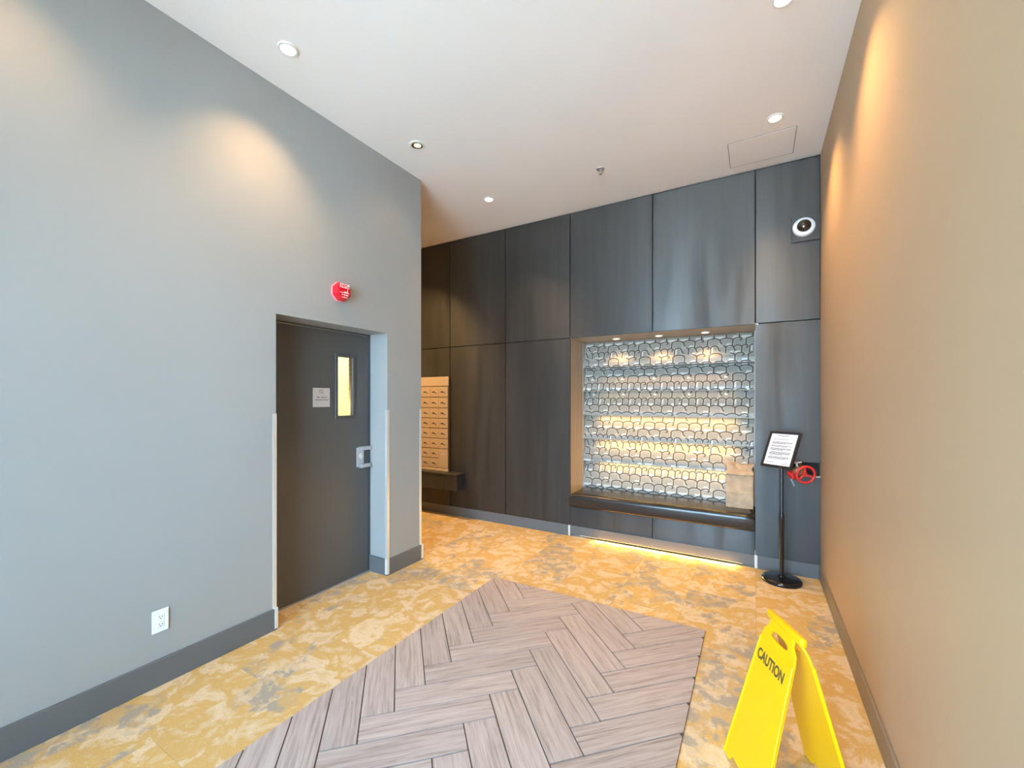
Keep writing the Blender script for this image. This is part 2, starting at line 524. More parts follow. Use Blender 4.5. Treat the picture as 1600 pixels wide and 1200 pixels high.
# plaque: lettering too blurred to read
pq = lab(MB().box(XD, XD + .004, 1.987, 2.133, 1.423, 1.570, bevel=.001, seg=1).build('plaque', M['plaque'], door), 'small silver plaque with two lines of print')
b = MB(); X1 = XD + .0046
def inkrow(b, y0, y1, z, hgt, seed, wmin=.006, wmax=.013):
    r = random.Random(seed); y = y0
    while y < y1:
        ww = min(r.uniform(wmin, wmax), y1 - y)
        b.quad((X1, y, z), (X1, y + ww, z), (X1, y + ww, z + hgt), (X1, y, z + hgt)); y += ww + .0035
inkrow(b, 2.018, 2.048, 1.494, .0085, 1); inkrow(b, 2.058, 2.107, 1.494, .0085, 2)
inkrow(b, 2.008, 2.064, 1.474, .0085, 3); inkrow(b, 2.070, 2.118, 1.474, .0085, 4)
for (ya, yb, za, zb) in ((2.040, 2.074, 1.550, 1.554), (2.040, 2.044, 1.538, 1.554), (2.040, 2.074, 1.538, 1.541), (2.070, 2.074, 1.525, 1.541), (2.036, 2.074, 1.525, 1.528)):
    b.quad((X1, ya, za), (X1, yb, za), (X1, yb, zb), (X1, ya, zb))
stuff(b.build('printed_text', M['brown_ink'], pq))

# ------------------------------------------------------------------ back wall: substrate, panels, niche
b = MB()
YS = YB + .022
b.box(XC, NX0 - .02, YS, YS + .12, 0, H).box(NX1 + .02, XR, YS + .06, YS + .12, 0, H).box(NX0 - .02, NX1 + .02, YS, YS + .12, NZ + .02, H).box(NX0 - .02, NX1 + .02, NY + .03, NY + .12, 0, NZ + .02)
b.box(NX1 + .02, .27, YS, YS + .06, 0, H).box(.27, XR, YS, YS + .06, 0, .835).box(.27, XR, YS, YS + .06, .96, H)
wb = struct(b.build('wall_back', M['substrate']))
G = .0045
def panel(x0, x1, z0, z1):
    return MB().box(x0 + G, x1 - G, YB, YS, z0 + G, z1 - G, bevel=.0015, seg=1).build('panel', M['panel'], wb)
BB = .115
XS = [XC, -5.92, -5.08, -4.235, -3.392, -2.561, NX0]
for a, c in zip(XS, XS[1:]):
    panel(a, c + (G if c == NX0 else 0), BB - .01, NZ); panel(a, c, NZ, H - .012)
panel(NX0, -.874, NZ - G, H - .012); panel(-.874, NX1, NZ - G, H - .012); panel(NX1, XR, NZ, H - .012)
b = MB()
b.box(NX1, .279, YB, YS, BB - .01, NZ - G).box(.279, XR - .002, YB, YS, .955, NZ - G).box(.279, XR - .002, YB, YS, BB - .01, .840)
b.build('panel', M['panel'], wb)
MB().box(.279, XR - .001, YB - .002, YB + .07, .838, .843).build('recess_trim', M['satin'], wb)
# niche lining
MB().box(NX0 - .012, NX0, YS, NY + .03, .12, NZ + .012).build('niche_side_panel', M['taupe'], wb)
MB().box(NX1, NX1 + .012, YS, NY + .03, .12, NZ + .012).build('niche_side_panel', M['taupe'], wb)
MB().box(NX0, NX1, YS, NY + .03, NZ, NZ + .012).build('niche_soffit', M['taupe'], wb)
# baseboards on the back wall in three runs with pale joints
YBB = YB - .012
bb = board('baseboard_back', [(XC, NX0 - .003, YBB, YB, 0, BB), (NX1 + .003, XR - .012, YBB, YB, 0, BB)], M['baseboard'])
MB().box(NX0 - .016, NX0 + .006, YBB - .003, YB, .004, BB, bevel=.001, seg=1).build('joint_cover', M['pale_trim'], bb)
MB().box(NX1 - .006, NX1 + .016, YBB - .003, YB, .004, BB, bevel=.001, seg=1).build('joint_cover', M['pale_trim'], bb)

# ------------------------------------------------------------------ feature wall of six lapped patterned boards
fw = thing('feature_wall', 'patterned grey feature wall of six lapped boards lit from behind, in the niche', 'wall panel', ((NX0 + NX1) / 2, NY, .45))
LIP = .098
zs = [2.140, 1.843, 1.571, 1.298, 1.025, .767, .45]
def board_point(k, x, s, off=0.0):
    """s = distance down from the board's top; the lower 17% stands upright"""
    z1, z0 = zs[k], zs[k + 1]
    zb = z0 + .17 * (z1 - z0)
    yt, yl = NY, NY - LIP
    L1 = math.hypot(z1 - zb, LIP); L2 = zb - z0
    if s <= L1:
        f = s / L1
        ny, nz = -(z1 - zb) / L1, LIP / L1
        return Vector((x, yt + (yl - yt) * f + ny * off, z1 + (zb - z1) * f + nz * off))
    return Vector((x, yl - off, zb - (s - L1)))
def board_len(k):
    z1, z0 = zs[k], zs[k + 1]; zb = z0 + .17 * (z1 - z0)
    return math.hypot(z1 - zb, LIP) + zb - z0, math.hypot(z1 - zb, LIP)

# periodic cell pattern: rows of rounded cells, some edges left out and ended in curls
PX, CW, RH, NROW = 0.345, 0.115, 0.084, 8
pr = random.Random(11)
cells = {}
def make_pattern():
    """returns polylines and quads in tile coords: x in [0,PX), t in [0,NROW*RH)"""
    lines, lights, darks = [], [], []
    for r in range(NROW):
        t0 = r * RH
        sh = (0, .5, .18, .68)[r % 4] * CW
        sq = [1.0, 1.0, 0.82, 1.15][pr.randrange(4)]
        ns = (3, 3, 5, 3)[r % 4]
        cw = PX / ns
        for c in range(ns):
            x = c * cw + sh
            jit = pr.uniform(-.010, .010)
            # uneven cell bottoms: catenary joining neighbouring uprights
            kind = pr.random()
            pts = []
            for i in range(9):
                u = i / 8
                d = (abs(2 * u - 1)) ** 3.2 * RH * .26
                pts.append((x + u * cw, t0 + d))
            if kind < .72: lines.append(pts)
            elif kind < .90:                      # broken edge with a curl
                p = pts[:5]
                ex, et = p[-1]
                p += [(ex + .012, et + .004), (ex + .020, et + .014), (ex + .019, et + .026), (ex + .010, et + .030), (ex + .004, et + .025)]
                lines.append(p)
            else:
                lines.append(pts[5:])
            # upright
            if pr.random() < .82:
                lines.append([(x, t0 + RH * .26), (x + .002, t0 + RH * .5), (x + jit * .3, t0 + RH * .8), (x + jit * .2, t0 + RH * 1.0)])
            else:
                lines.append([(x, t0 + RH * .26), (x + .004, t0 + RH * .45), (x + .010, t0 + RH * .62), (x + .021, t0 + RH * .74)])
            darks.append((x + .014, t0 + .016, cw - .028, RH - .024))
            q = pr.random()
            if q < .16: lights.append((x + cw * .52, t0 + RH * .72, cw * .40, RH * .40))
            elif q < .34: lights.append((x + cw * .08, t0 + RH * .10, cw * .26, RH * .72))
            elif q < .50: lights.append((x + cw * .18, t0 + RH * .74, cw * .70, RH * .30))
            elif q < .60: lights.append((x + cw * .35, t0 + RH * .30, cw * .28, RH * .34))
    return lines, lights, darks
PL, PLT, PDK = make_pattern()
def emit_board(k, phase):
    L, L1 = board_len(k)
    b = MB()
    prof = [board_point(k, 0, 0), board_point(k, 0, L1), board_point(k, 0, L)]
    th = .010
    yz = [(p.y, p.z) for p in prof]
    back = [(prof[2].y + th, prof[2].z), (prof[1].y + th, prof[1].z), (NY + th, prof[0].z)]
    b.prism(yz + back, lambda y, z: (NX0 + .008, y, z), lambda y, z: (NX1 - .008, y, z))
    bd = b.build('board', M['wp_base'], fw)
    def rect(b, x, s, w, h, off, mi):
        x0, x1 = max(x, NX0 + .009), min(x + w, NX1 - .009)
        s0, s1 = max(s, .001), min(s + h, L - .001)
        if x1 - x0 < .003 or s1 - s0 < .003: return
        cuts = [s0] + ([L1] if s0 < L1 < s1 else []) + [s1]
        r = min(.012, (x1 - x0) * .3, (s1 - s0) * .3)
        if len(cuts) == 2:
            poly = []
            for cx, cs, a0 in ((x1 - r, s0 + r, -90), (x1 - r, s1 - r, 0), (x0 + r, s1 - r, 90), (x0 + r, s0 + r, 180)):
                for q in range(4):
                    a = R(a0 + q * 30)
                    poly.append((cx + r * math.cos(a), cs + r * math.sin(a)))
            f = b.bm.faces.new([b.bm.verts.new(board_point(k, px, ps, off)) for px, ps in poly]); f.material_index = mi
        else:
            for sa, sb in zip(cuts, cuts[1:]):
                f = b.bm.faces.new([b.bm.verts.new(board_point(k, *p, off)) for p in ((x0, sa), (x1, sa), (x1, sb), (x0, sb))]); f.material_index = mi
    def ribbon(b, pts, w, off, mi):
        pts = [Vector(p) for p in pts]
        # subdivide
        q = []
        for a, c in zip(pts, pts[1:]):
            n = max(1, int((c - a).length / .012))
            q += [a.lerp(c, i / n) for i in range(n)]
        q.append(pts[-1])
        prev = None
        for i, p in enumerate(q):
            d = (q[min(i + 1, len(q) - 1)] - q[max(i - 1, 0)])
            if d.length < 1e-9: continue
            d.normalize(); nrm = Vector((-d.y, d.x)) * w / 2
            ok = NX0 + .010 < p.x < NX1 - .010 and .004 < p.y < L - .003
            cur = [b.bm.verts.new(board_point(k, *(p + nrm), off)), b.bm.verts.new(board_point(k, *(p - nrm), off))] if ok else None
            if cur and prev:
                f = b.bm.faces.new((prev[0], prev[1], cur[1], cur[0])); f.material_index = mi
            prev = cur
    b = MB()
    T = NROW * RH
    for ti in range(-1, 2):
        for xi in range(-1, 7):
            ox, ot = NX0 - .12 + xi * PX, ti * T - phase
            for (x, s, w, h) in PDK: rect(b, x + ox, s + ot, w, h, .0006, 0)
            for (x, s, w, h) in PLT: rect(b, x + ox, s + ot, w, h, .0010, 1)
            for ln in PL: ribbon(b, [(x + ox, s + ot) for x, s in ln], .0115, .0015, 2)
    me = bpy.data.meshes.new('printed_pattern'); b.bm.to_mesh(me); b.bm.free()
    # make every face look out of the board (towards the room)
    bm = bmesh.new(); bm.from_mesh(me)
    for f in bm.faces:
        if f.normal.y > 0: f.normal_flip()
    loose = [v for v in bm.verts if not v.link_faces]
    bmesh.ops.delete(bm, geom=loose, context='VERTS')
    bm.to_mesh(me); bm.free()
    o = link('printed_pattern', me, [M['wp_cell'], M['wp_light'], M['wp_line']], bd)
    stuff(o)
    return bd
for xa in (NX0 + .0005, NX1 - .0075):
    MB().box(xa, xa + .007, NY - LIP - .003, NY + .02, .455, 2.142).build('edge_strip', M['wp_base'], fw)
phases = [.035, .31, .42, .60, .14, .46]
LEDX0, LEDX1 = NX0 + .17, NX1 - .16
strip_power = [0, 0, .22, 1, 1, 1]
for k in range(6):
    bd = emit_board(k, phases[k])
    if strip_power[k]:
        z = zs[k] + .003; y = NY - LIP + .014
        MB().box(LEDX0, LEDX1, y, y + .008, z, z + .005).build('led_strip', M['strip'] if strip_power[k] == 1 else M['lens_dim'], bd)
        lamp('led_light', 'AREA', ((LEDX0 + LEDX1) / 2, y + .002, z - .002), P_STRIP * strip_power[k], None, (1.0, .64, .20), (R(8), 0, 0), shape='RECTANGLE', size=LEDX1 - LEDX0, size_y=.006)

# ------------------------------------------------------------------ bench
bn = thing('bench', 'built-in bench with black leather seat cushion under the patterned wall', 'bench', ((NX0 + NX1) / 2, YB + .2, 0))
for a, c in ((NX0, -.874), (-.874, NX1)):
    MB().box(a + .003, c - .003, YB, YB + .018, BB - .005, .318, bevel=.0015, seg=1).build('front_panel', M['panel'], bn)
MB().box(NX0 + .002, NX1 - .002, YB + .02, NY - .07, .16, .318).build('bench_box', M['substrate'], bn)
MB().box(NX0 + .004, NX1 - .004, YBB, YB, .022, BB - .001, bevel=.002, seg=1).build('kick_board', M['baseboard'], bn)
MB().box(-1.62, -.10, YBB + .006, YBB + .012, .0195, .0225).build('led_strip', M['strip'], bn)
lamp('kick_light', 'AREA', (-.80, YBB - .003, .0205), P_FLOORSTRIP, None, (1.0, .62, .14), (R(-58), 0, 0), shape='RECTANGLE', size=1.30, size_y=.006)
# cushion: soft box with rounded front, crowned top
b = MB()
nx, prof = 40, []
yf, yb, z0, z1 = YB - .045, NY - LIP - .004, .322, .470
for i in range(7):
    a = R(-90 - i * 15); prof.append((yf + .028 + .028 * math.cos(a), z0 + .028 + .028 * math.sin(a)))
for i in range(9):
    a = R(180 - i * 11.25); prof.append((yf + .045 + .045 * math.cos(a), z1 - .045 + .045 * math.sin(a)))
for i in range(1, 9): prof.append((yf + .045 + (yb - .02 - yf - .045) * i / 8, z1))
prof += [(yb - .006, z1 - .008), (yb, z1 - .03), (yb, z0)]
rings = []
for i in range(nx + 1):
    u = i / nx; x = NX0 + .006 + (NX1 - NX0 - .012) * u
    e = min(1, min(u, 1 - u) * 26)
    sq = 1 - (1 - e) ** 3 if e < 1 else 1
    ring = []
    for (y, z) in prof:
        cz, cy = (z0 + z1) / 2, (yf + yb) / 2
        puff = .004 * math.sin(math.pi * min(1, max(0, (y - yf) / (yb - yf)))) if z > z1 - .003 else 0
        k = .82 + .18 * sq
        ring.append(b.bm.verts.new((x, cy + (y - cy) * (.985 + .015 * sq), z0 + (z - z0 + puff) * k)))
    rings.append(ring)
n = len(prof)
for A, B in zip(rings, rings[1:]):
    for i in range(n):
        j = (i + 1) % n
        b.bm.faces.new((A[i], A[j], B[j], B[i]))
b.bm.faces.new(rings[0]); b.bm.faces.new(list(reversed(rings[-1])))
lab(b.build('cushion', M['leather'], bn, 50), 'black leather cushion with rounded front edge')

# ------------------------------------------------------------------ downlights
def downlight(name, x, y, z, label, cat, group, r=.055, bright=True, power=P_SPOT, cone=108, blend=1.0, tilt=(0, 0, 0), lens_r=None):
    t = thing(name, label, cat, (x, y, z), group)
    mt = Matrix.Translation((x, y, z)) @ Matrix.Diagonal((1, 1, -1, 1))
    MB().lathe([(r, 0), (r, .003), (r * .93, .008), (r * .72, .008), (r * .70, .0015), (r * .70, 0)], 36, mt, cap=False).build('trim_ring', M['white_enamel'], t, 35)
    if bright:
        MB().lathe([(r * .70, .003), (r * .5, .005), (0, .0055)], 36, mt, cap=False).build('lens', M['lens_bright'], t, 40)
    else:
        MB().lathe([(r * .71, .005), (r * .45, .0015), (0, .0015)], 36, mt, cap=False).build('reflector', M['reflector'], t, 40)
        m2 = mt @ Matrix.Translation((r * .02, r * .02, 0))
        MB().lathe([(r * .44, .0025), (r * .40, .004), (0, .0045)], 28, m2, cap=False).build('lens', M['lens_dim'], t, 40)
    lamp('downlight_beam', 'SPOT', (x, y, z - .018), power, None, LAMP, tilt, spot_size=R(cone), spot_blend=blend, shadow_soft_size=.028)
    return t
GL = 'recessed downlights in the ceiling'
downlight('downlight', -2.334, 2.520, H, 'dim recessed ceiling light with dark reflector nearest the grey wall corner', 'ceiling light', GL, bright=False, power=P_DIM, r=.064)
downlight('downlight', -2.335, 3.564, H, 'bright recessed ceiling light above the tall black panels on the left', 'ceiling light', GL, power=P_SPOT * .8)
downlight('downlight', .123, 3.563, H, 'bright recessed ceiling light beside the access panel near the taupe wall', 'ceiling light', GL)
downlight('downlight', .123, 2.520, H, 'recessed ceiling light nearer the camera along the taupe wall', 'ceiling light', GL)
downlight('downlight', -2.335, 1.45, H, 'bright recessed ceiling light above the grey wall left of the door', 'ceiling light', GL, power=P_SPOT * .68)
downlight('downlight', -2.335, .42, H, 'bright recessed ceiling light above the grey wall at far left', 'ceiling light', GL, power=P_SPOT * .36)
downlight('downlight', -4.1, 3.52, H, 'recessed ceiling light in the side passage by the mailboxes', 'ceiling light', GL, power=P_CORRIDOR, cone=120)
downlight('downlight', -5.4, 3.52, H, 'recessed ceiling light deep in the side passage', 'ceiling light', GL, power=P_CORRIDOR, cone=120)
GP = 'small puck lights in the niche soffit'
for x, w in ((-1.316, 'left'), (-.869, 'middle'), (-.428, 'right')):
    downlight('puck_light', x, 4.545, NZ, w + ' one of three small puck lights above the patterned wall', 'light', GP, r=.042, power=P_PUCK, cone=110)

# sprinkler
t = thing('sprinkler', 'small pendent fire sprinkler head on the white ceiling', 'sprinkler', (-1.18, 3.588, H))
mt = Matrix.Translation((-1.18, 3.588, H)) @ Matrix.Diagonal((1, 1, -1, 1))
MB().lathe([(.036, 0), (.035, .003), (.020, .010), (.014, .010)], 28, mt).build('escutcheon', M['satin'], t, 40)
b = MB().lathe([(.009, .008), (.009, .022), (.006, .024)], 16, mt)
for s in (-1, 1):
    b.tube([(-1.18 + s * .008, 3.588, H - .022), (-1.18 + s * .013, 3.588, H - .032), (-1.18 + s * .004, 3.588, H - .044)], .002, 8)
b.build('sprinkler_body', M['satin'], t, 40)
MB().lathe([(.0, .044), (.014, .044), (.014, .046), (0, .047)], 20, mt, cap=False).build('deflector', M['satin'], t)

# access panel
t = thing('access_panel', 'flush white access panel in the ceiling above the security camera', 'access panel', (.04, 3.95, H))
ax0, ax1, ay0, ay1 = -.192, .270, 3.742, 4.145
MB().box(ax0 + .006, ax1 - .006, ay0 + .006, ay1 - .006, H - .004, H, bevel=.001, seg=1).build('hatch_door', M['ceiling'], t)
b = MB()
for q in ((ax0, ax1, ay0, ay0 + .005), (ax0, ax1, ay1 - .005, ay1), (ax0, ax0 + .005, ay0, ay1), (ax1 - .005, ax1, ay0, ay1)):
    b.box(*q, H - .0025, H)
b.build('hatch_gap', mat('grey_gap', (.30, .27, .24), .8), t)

# ------------------------------------------------------------------ dome camera on its plate
t = thing('security_camera', 'white dome security camera with smoked bubble high on the black panel', 'camera', (.347, YB, 2.912))
MB().box(.264, XR - .004, YB - .022, YB, 2.799, 3.012, bevel=.001, seg=1).build('mounting_plate', M['panel'], t)
mt = frame_mtx((.349, YB - .022, 2.912), (1, 0, 0), (0, 0, 1))
mt = mt @ Matrix.Rotation(R(-7), 4, 'X')
MB().lathe([(.079, -.004), (.080, .012), (.076, .024), (.066, .030), (.050, .031)], 48, mt).build('housing', M['white_plastic'], t, 40)
MB().lathe([(.051 * math.cos(R(a)), .031 + .042 * math.sin(R(a))) for a in range(0, 90, 10)] + [(0, .073)], 40, mt, cap=False).build('dome', M['smoked'], t, 60)
b = MB()
for a in (20, 140, 260):
    p = mt @ Matrix.Translation((.066 * math.cos(R(a)), .066 * math.sin(R(a)), .029))
    b.lathe([(.003, 0), (.003, .002)], 10, p)
stuff(b.build('screws', M['satin'], t))

# ------------------------------------------------------------------ fire pull station with cover
t = thing('fire_alarm', 'red octagonal fire alarm pull station cover on the grey wall above the door', 'fire alarm', (XL, 2.062, 2.279))
mt = frame_mtx((XL, 2.058, 2.279), (0, 1, 0), (0, 0, 1)) @ Matrix.Diagonal((.88, .88, .92, 1))
MB().lathe([(.086, 0), (.086, .012), (.080, .016)], 8, mt).build('back_ring', M['pinkclear'], t, 20)
MB().lathe([(.081, .010), (.079, .046), (.070, .062), (.056, .070)], 8, mt).build('cover', M['red'], t, 20)
o = link('lettering', text_mesh('STOP', .036, mt @ Matrix.Translation((0, .046, .0705)), sx=1.15), M['white_ink'], t)
b = MB()
for (x0, x1, y0, y1) in ((-.046, .046, .026, .030), (.026, .030, -.004, .018), (-.006, .030, -.008, -.004), (-.046, .046, -.016, -.012), (-.03, -.014, -.034, -.028), (-.006, .002, -.040, -.024), (.008, .034, -.036, -.028), (-.028, .028, -.054, -.050)):
    b.box(x0, x1, y0, y1, .0700, .0708)
me = bpy.data.meshes.new('tmp2'); b.bm.transform(mt); b.bm.to_mesh(me); b.bm.free()
stuff(link('white_marks', me, M['white_ink'], t))

# ------------------------------------------------------------------ outlet
t = thing('power_outlet', 'white duplex power outlet low on the grey wall', 'outlet', (XL, .9725, .334))
MB().box(XL, XL + .006, .937, 1.008, .277, .392, bevel=.0025).build('cover_plate', M['white_plastic'], t)
for z in (.354, .315):
    rc = MB().box(XL + .005, XL + .0085, .957, .988, z - .015, z + .015, bevel=.002).build('receptacle', M['white_enamel'], t)
    b = MB().box(XL + .0083, XL + .0088, .965, .967, z - .002, z + .008).box(XL + .0083, XL + .0088, .978, .980, z - .002, z + .007).box(XL + .0083, XL + .0088, .9705, .9745, z - .010, z - .005)
    stuff(b.build('slots', M['dark_slot'], rc))

# ------------------------------------------------------------------ mailboxes and the ledge under them
mbx1, mbx0 = -3.397, -4.60
t = thing('mailbox_unit', 'beige metal wall mailboxes in rows, in the side passage above the dark ledge', 'mailbox', ((mbx0 + mbx1) / 2, YB, .55))
Y0 = YB - .018
MB().box(mbx0, mbx1, Y0, YB, .548, 1.768, bevel=.002, seg=1).build('cabinet', mat('mailbox_shadow_gap', (.16, .10, .06), .6), t)
MB().box(mbx0, mbx1, Y0 - .012, Y0, 1.650, 1.768, bevel=.002, seg=1).build('header', M['mailbox_head'], t)
MB().box(mbx0, mbx1, Y0 - .016, Y0, .540, .578, bevel=.002, seg=1).build('bottom_rail', M['mailbox_head'], t)
rowz = [1.646, 1.504, 1.366, 1.232, 1.102, .971, .838, .712, .582]
cw = .1465
for c in range(8):
    x1 = mbx1 - .012 - c * cw; x0 = x1 - cw
    for r in range(8):
        z1, z0 = rowz[r], rowz[r + 1]
        if c < 1 and r >= 6:
            if r == 6:
                d = lab(MB().box(x0, x1, Y0 - .010, Y0, rowz[8] + .004, rowz[6] - .004, bevel=.002, seg=1).build('parcel_door', M['mailbox'], t), 'tall parcel door with pale tag')
                MB().box(x0 + .06, x0 + .10, Y0 - .0112, Y0 - .0098, .762, .780).build('tag_plate', M['paper'], d)
            continue
        d = MB().box(x0 + .0012, x1 - .0012, Y0 - .010, Y0, z0 + .005, z1 - .005, bevel=.0015, seg=1).build('mailbox_door', M['mailbox'], t)
        zc = (z0 + z1) / 2 - .004
        MB().box(x0 + .034, x0 + .082, Y0 - .0112, Y0 - .0098, zc - .006, zc + .008).build('label_slot', M['dark_slot'], d)
        MB().box(x0 + .086, x0 + .108, Y0 - .0125, Y0 - .0098, zc - .016, zc - .004).build('door_lock', M['brown_ink'], d)
t = thing('wall_ledge', 'dark wood ledge box fixed under the beige mailboxes', 'shelf', (-3.9, YB - .1, .40))
MB().box(-4.9, -3.165, YB - .15, YB, .345, .535, bevel=.002, seg=1).build('ledge_box', M['panel'], t)
MB().box(-4.9, -3.160, YB - .156, YB, .535, .553, bevel=.002, seg=1).build('ledge_top', M['panel'], t)

# ------------------------------------------------------------------ herringbone mat
MX0, MX1, MY0, MY1 = -1.868, -.275, -.55, 2.937
mt_ = thing('floor_mat', 'grey-pink herringbone plank-pattern mat on the mottled carpet', 'mat', ((MX0 + MX1) / 2, (MY0 + MY1) / 2, 0))
MB().box(MX0, MX1, MY0, MY1, .0005, .0075, bevel=.002, seg=1).build('mat_base', M['rubber'], mt_)
PW = .1524; u2 = 1 / math.sqrt(2)
AX, AY = -1.475 - 8 * PW * u2, 2.083      # anchor: zigzag corner
def clip(poly, x0, x1, y0, y1):
    def cl(P, f, inter):
        out = []
        for i in range(len(P)):
            a, c = P[i], P[(i + 1) % len(P)]
            fa, fc = f(a), f(c)
            if fa >= 0: out.append(a)
            if (fa >= 0) != (fc >= 0):
                t = fa / (fa - fc); out.append((a[0] + (c[0] - a[0]) * t, a[1] + (c[1] - a[1]) * t))
        return out
    for f in (lambda p: p[0] - x0, lambda p: x1 - p[0], lambda p: p[1] - y0, lambda p: y1 - p[1]):
        if not poly: return poly
        poly = cl(poly, f, None)
    return poly
def plank(ua, ub, va, vb, along_u):
    g = .0030 / PW
    pts = [(ua + g, va + g), (ub - g, va + g), (ub - g, vb - g), (ua + g, vb - g)]
    W = [(AX + (a - c) * u2 * PW, AY + (a + c) * u2 * PW) for a, c in pts]
    P = clip(W, MX0 + .001, MX1 - .001, MY0 + .001, MY1 - .001)
    if len(P) < 3: return
    area = abs(sum(P[i][0] * P[(i + 1) % len(P)][1] - P[(i + 1) % len(P)][0] * P[i][1] for i in range(len(P)))) / 2
    if area < 2e-4: return
    cx, cy = sum(p[0] for p in W) / 4, sum(p[1] for p in W) / 4
    ang = R(45) if along_u else R(135)
    ca, sa = math.cos(-ang), math.sin(-ang)
    L = [((x - cx) * ca - (y - cy) * sa, (x - cx) * sa + (y - cy) * ca) for x, y in P]
    b = MB().prism(L, lambda x, y: (x, y, 0), lambda x, y: (x, y, .0045))
    o = b.build('plank', M['plank'])
    o.location = (cx - mt_.location.x, cy - mt_.location.y, .007); o.rotation_euler = (0, 0, ang)
    o.parent = mt_
for n_ in range(-40, 60):
    for m_ in range(-6, 7):
        plank(n_ + 8 * m_, n_ + 8 * m_ + 4, n_, n_ + 1, True)
        plank(n_ + 8 * m_, n_ + 8 * m_ + 1, n_ - 7, n_ - 3, False)

# ------------------------------------------------------------------ sign stand
SX, SY = .185, 4.060
t = thing('sign_stand', 'black pedestal sign stand with a tilted framed notice in front of the black panels', 'sign', (SX, SY, 0))
MB().lathe([(.140, 0), (.143, .006), (.143, .018), (.134, .030), (.112, .036), (.030, .040), (.024, .052), (.019, .056)], 56, Matrix.Translation((SX, SY, 0))).build('base', M['black_gloss'], t, 40)
MB().lathe([(.0165, .045), (.0165, .47), (.0185, .475), (.0185, .545), (.0165, .55), (.0135, .555), (.0135, .99), (.0, .99)], 24, Matrix.Translation((SX, SY, 0))).build('pole', M['black_satin'], t, 40)
ph, ti = .5788, .462
nh = Vector((-math.sin(ph), -math.cos(ph), 0)); rr = Vector((math.cos(ph), -math.sin(ph), 0))
up = Vector((0, 0, math.cos(ti))) - nh * math.sin(ti)
nn = rr.cross(up)
fc = Vector((.178, 4.048, 1.074))
FM = frame_mtx(fc, rr, up)
def inframe(b, name, m, parent, smooth=0):
    b.bm.transform(FM); return b.build(name, m, parent, smooth)
hw, hh, fwid = .1045, .137, .018
b = MB()
b.box(-hw - fwid, -hw, -hh - fwid, hh + fwid, -.014, .006, bevel=.003).box(hw, hw + fwid, -hh - fwid, hh + fwid, -.014, .006, bevel=.003)
b.box(-hw, hw, hh, hh + fwid, -.014, .006, bevel=.003).box(-hw, hw, -hh - fwid, -hh, -.014, .006, bevel=.003)
fr = inframe(b, 'sign_frame', M['black_satin'], t)
inframe(MB().box(-hw - .004, hw + .004, -hh - .004, hh + .004, -.012, -.004), 'back_plate', M['black_satin'], t)
nt = lab(inframe(MB().box(-hw, hw, -hh, hh, -.004, -.002), 'notice', M['paper'], t), 'white printed notice')
b = MB(); r_ = random.Random(3); y = .118
b.quad((-.055, .118, -.0015), (.035, .118, -.0015), (.035, .123, -.0015), (-.055, .123, -.0015))
for par in ((.088, 1, .060), (.062, 3, .078), (.030, 2, .08), (.006, 3, .08), (-.026, 4, .08), (-.068, 3, .08)):
    yy = par[0]
    for k in range(par[1]):
        x = -.082; xe = par[2] if k < par[1] - 1 else par[2] - r_.uniform(.01, .06)
        while x < xe:
            ww = min(r_.uniform(.008, .024), xe - x)
            b.quad((x, yy, -.0015), (x + ww, yy, -.0015), (x + ww, yy + .0044, -.0015), (x, yy + .0044, -.0015)); x += ww + .0022
        yy -= .0075
for (x0, x1, y0) in ((-.085, -.03, -.116), (.03, .085, -.124), (.06, .085, -.112)):
    b.quad((x0, y0, -.0015), (x1, y0, -.0015), (x1, y0 + .004, -.0015), (x0, y0 + .004, -.0015))
stuff(inframe(b, 'printed_text', M['grey_ink'], nt))
# bracket between pole and frame
MB().tube([(SX, SY, .955), (SX + .002, SY - .004, .985), tuple(fc - nn * .016 - up * .06), tuple(fc - nn * .014)], .011, 12).build('bracket', M['black_satin'], t, 40)

# ------------------------------------------------------------------ hose valve
WC = Vector((.346, 4.050, .884))
t = thing('hose_valve', 'fire hose valve with red handwheel and red cap in the wall recess by the corner', 'valve', (.33, YB, .884))
ax = Vector((.40, -.90, -.15)).normalized()          # wheel axis towards the room
side = ax.cross(Vector((0, 0, 1))).normalized(); upv = side.cross(ax)
Bc = WC - ax * .100
out = Vector((-.75, -.35, -.55)).normalized()
b = MB()
b.tube([(.325, YB + .085, .905), (.325, YB, .905), (Bc.x, Bc.y + .02, Bc.z), tuple(Bc)], [.030, .030, .033, .036], 20)
b.tube([tuple(Bc - ax * .01), tuple(Bc + ax * .025), tuple(Bc + ax * .035), tuple(Bc + ax * .06)], [.036, .036, .024, .018], 20)
b.tube([tuple(Bc), tuple(Bc + out * .045), tuple(Bc + out * .05)], [.034, .030, .033], 20)
b.build('valve_body', M['brass'], t, 40)
b = MB(); rimr = .066
b.tube([tuple(WC + side * math.cos(a) * rimr + upv * math.sin(a) * rimr) for a in [2 * math.pi * i / 40 for i in range(40)]], .0095, 12, True)
for q in range(3):
    a = R(80 + 120 * q)
    d = side * math.cos(a) + upv * math.sin(a)
    b.tube([tuple(WC - ax * .004 + d * .012), tuple(WC + d * (rimr - .004))], [.010, .007], 10)
wm = frame_mtx(WC - ax * .010, side, upv)
b.lathe([(.018, 0), (.018, .014), (.014, .018)], 20, wm)
wh = b.build('handwheel', M['redpaint'], t, 50)
MB().lathe([(.011, .018), (.011, .026), (.0, .027)], 6, wm).build('nut', M['steel'], wh)
cm = Matrix.Translation(Bc + out * .048) @ out.to_track_quat('Z', 'Y').to_matrix().to_4x4()
b = MB().lathe([(.036, 0), (.038, .004), (.038, .026), (.030, .034), (0, .036)], 24, cm)
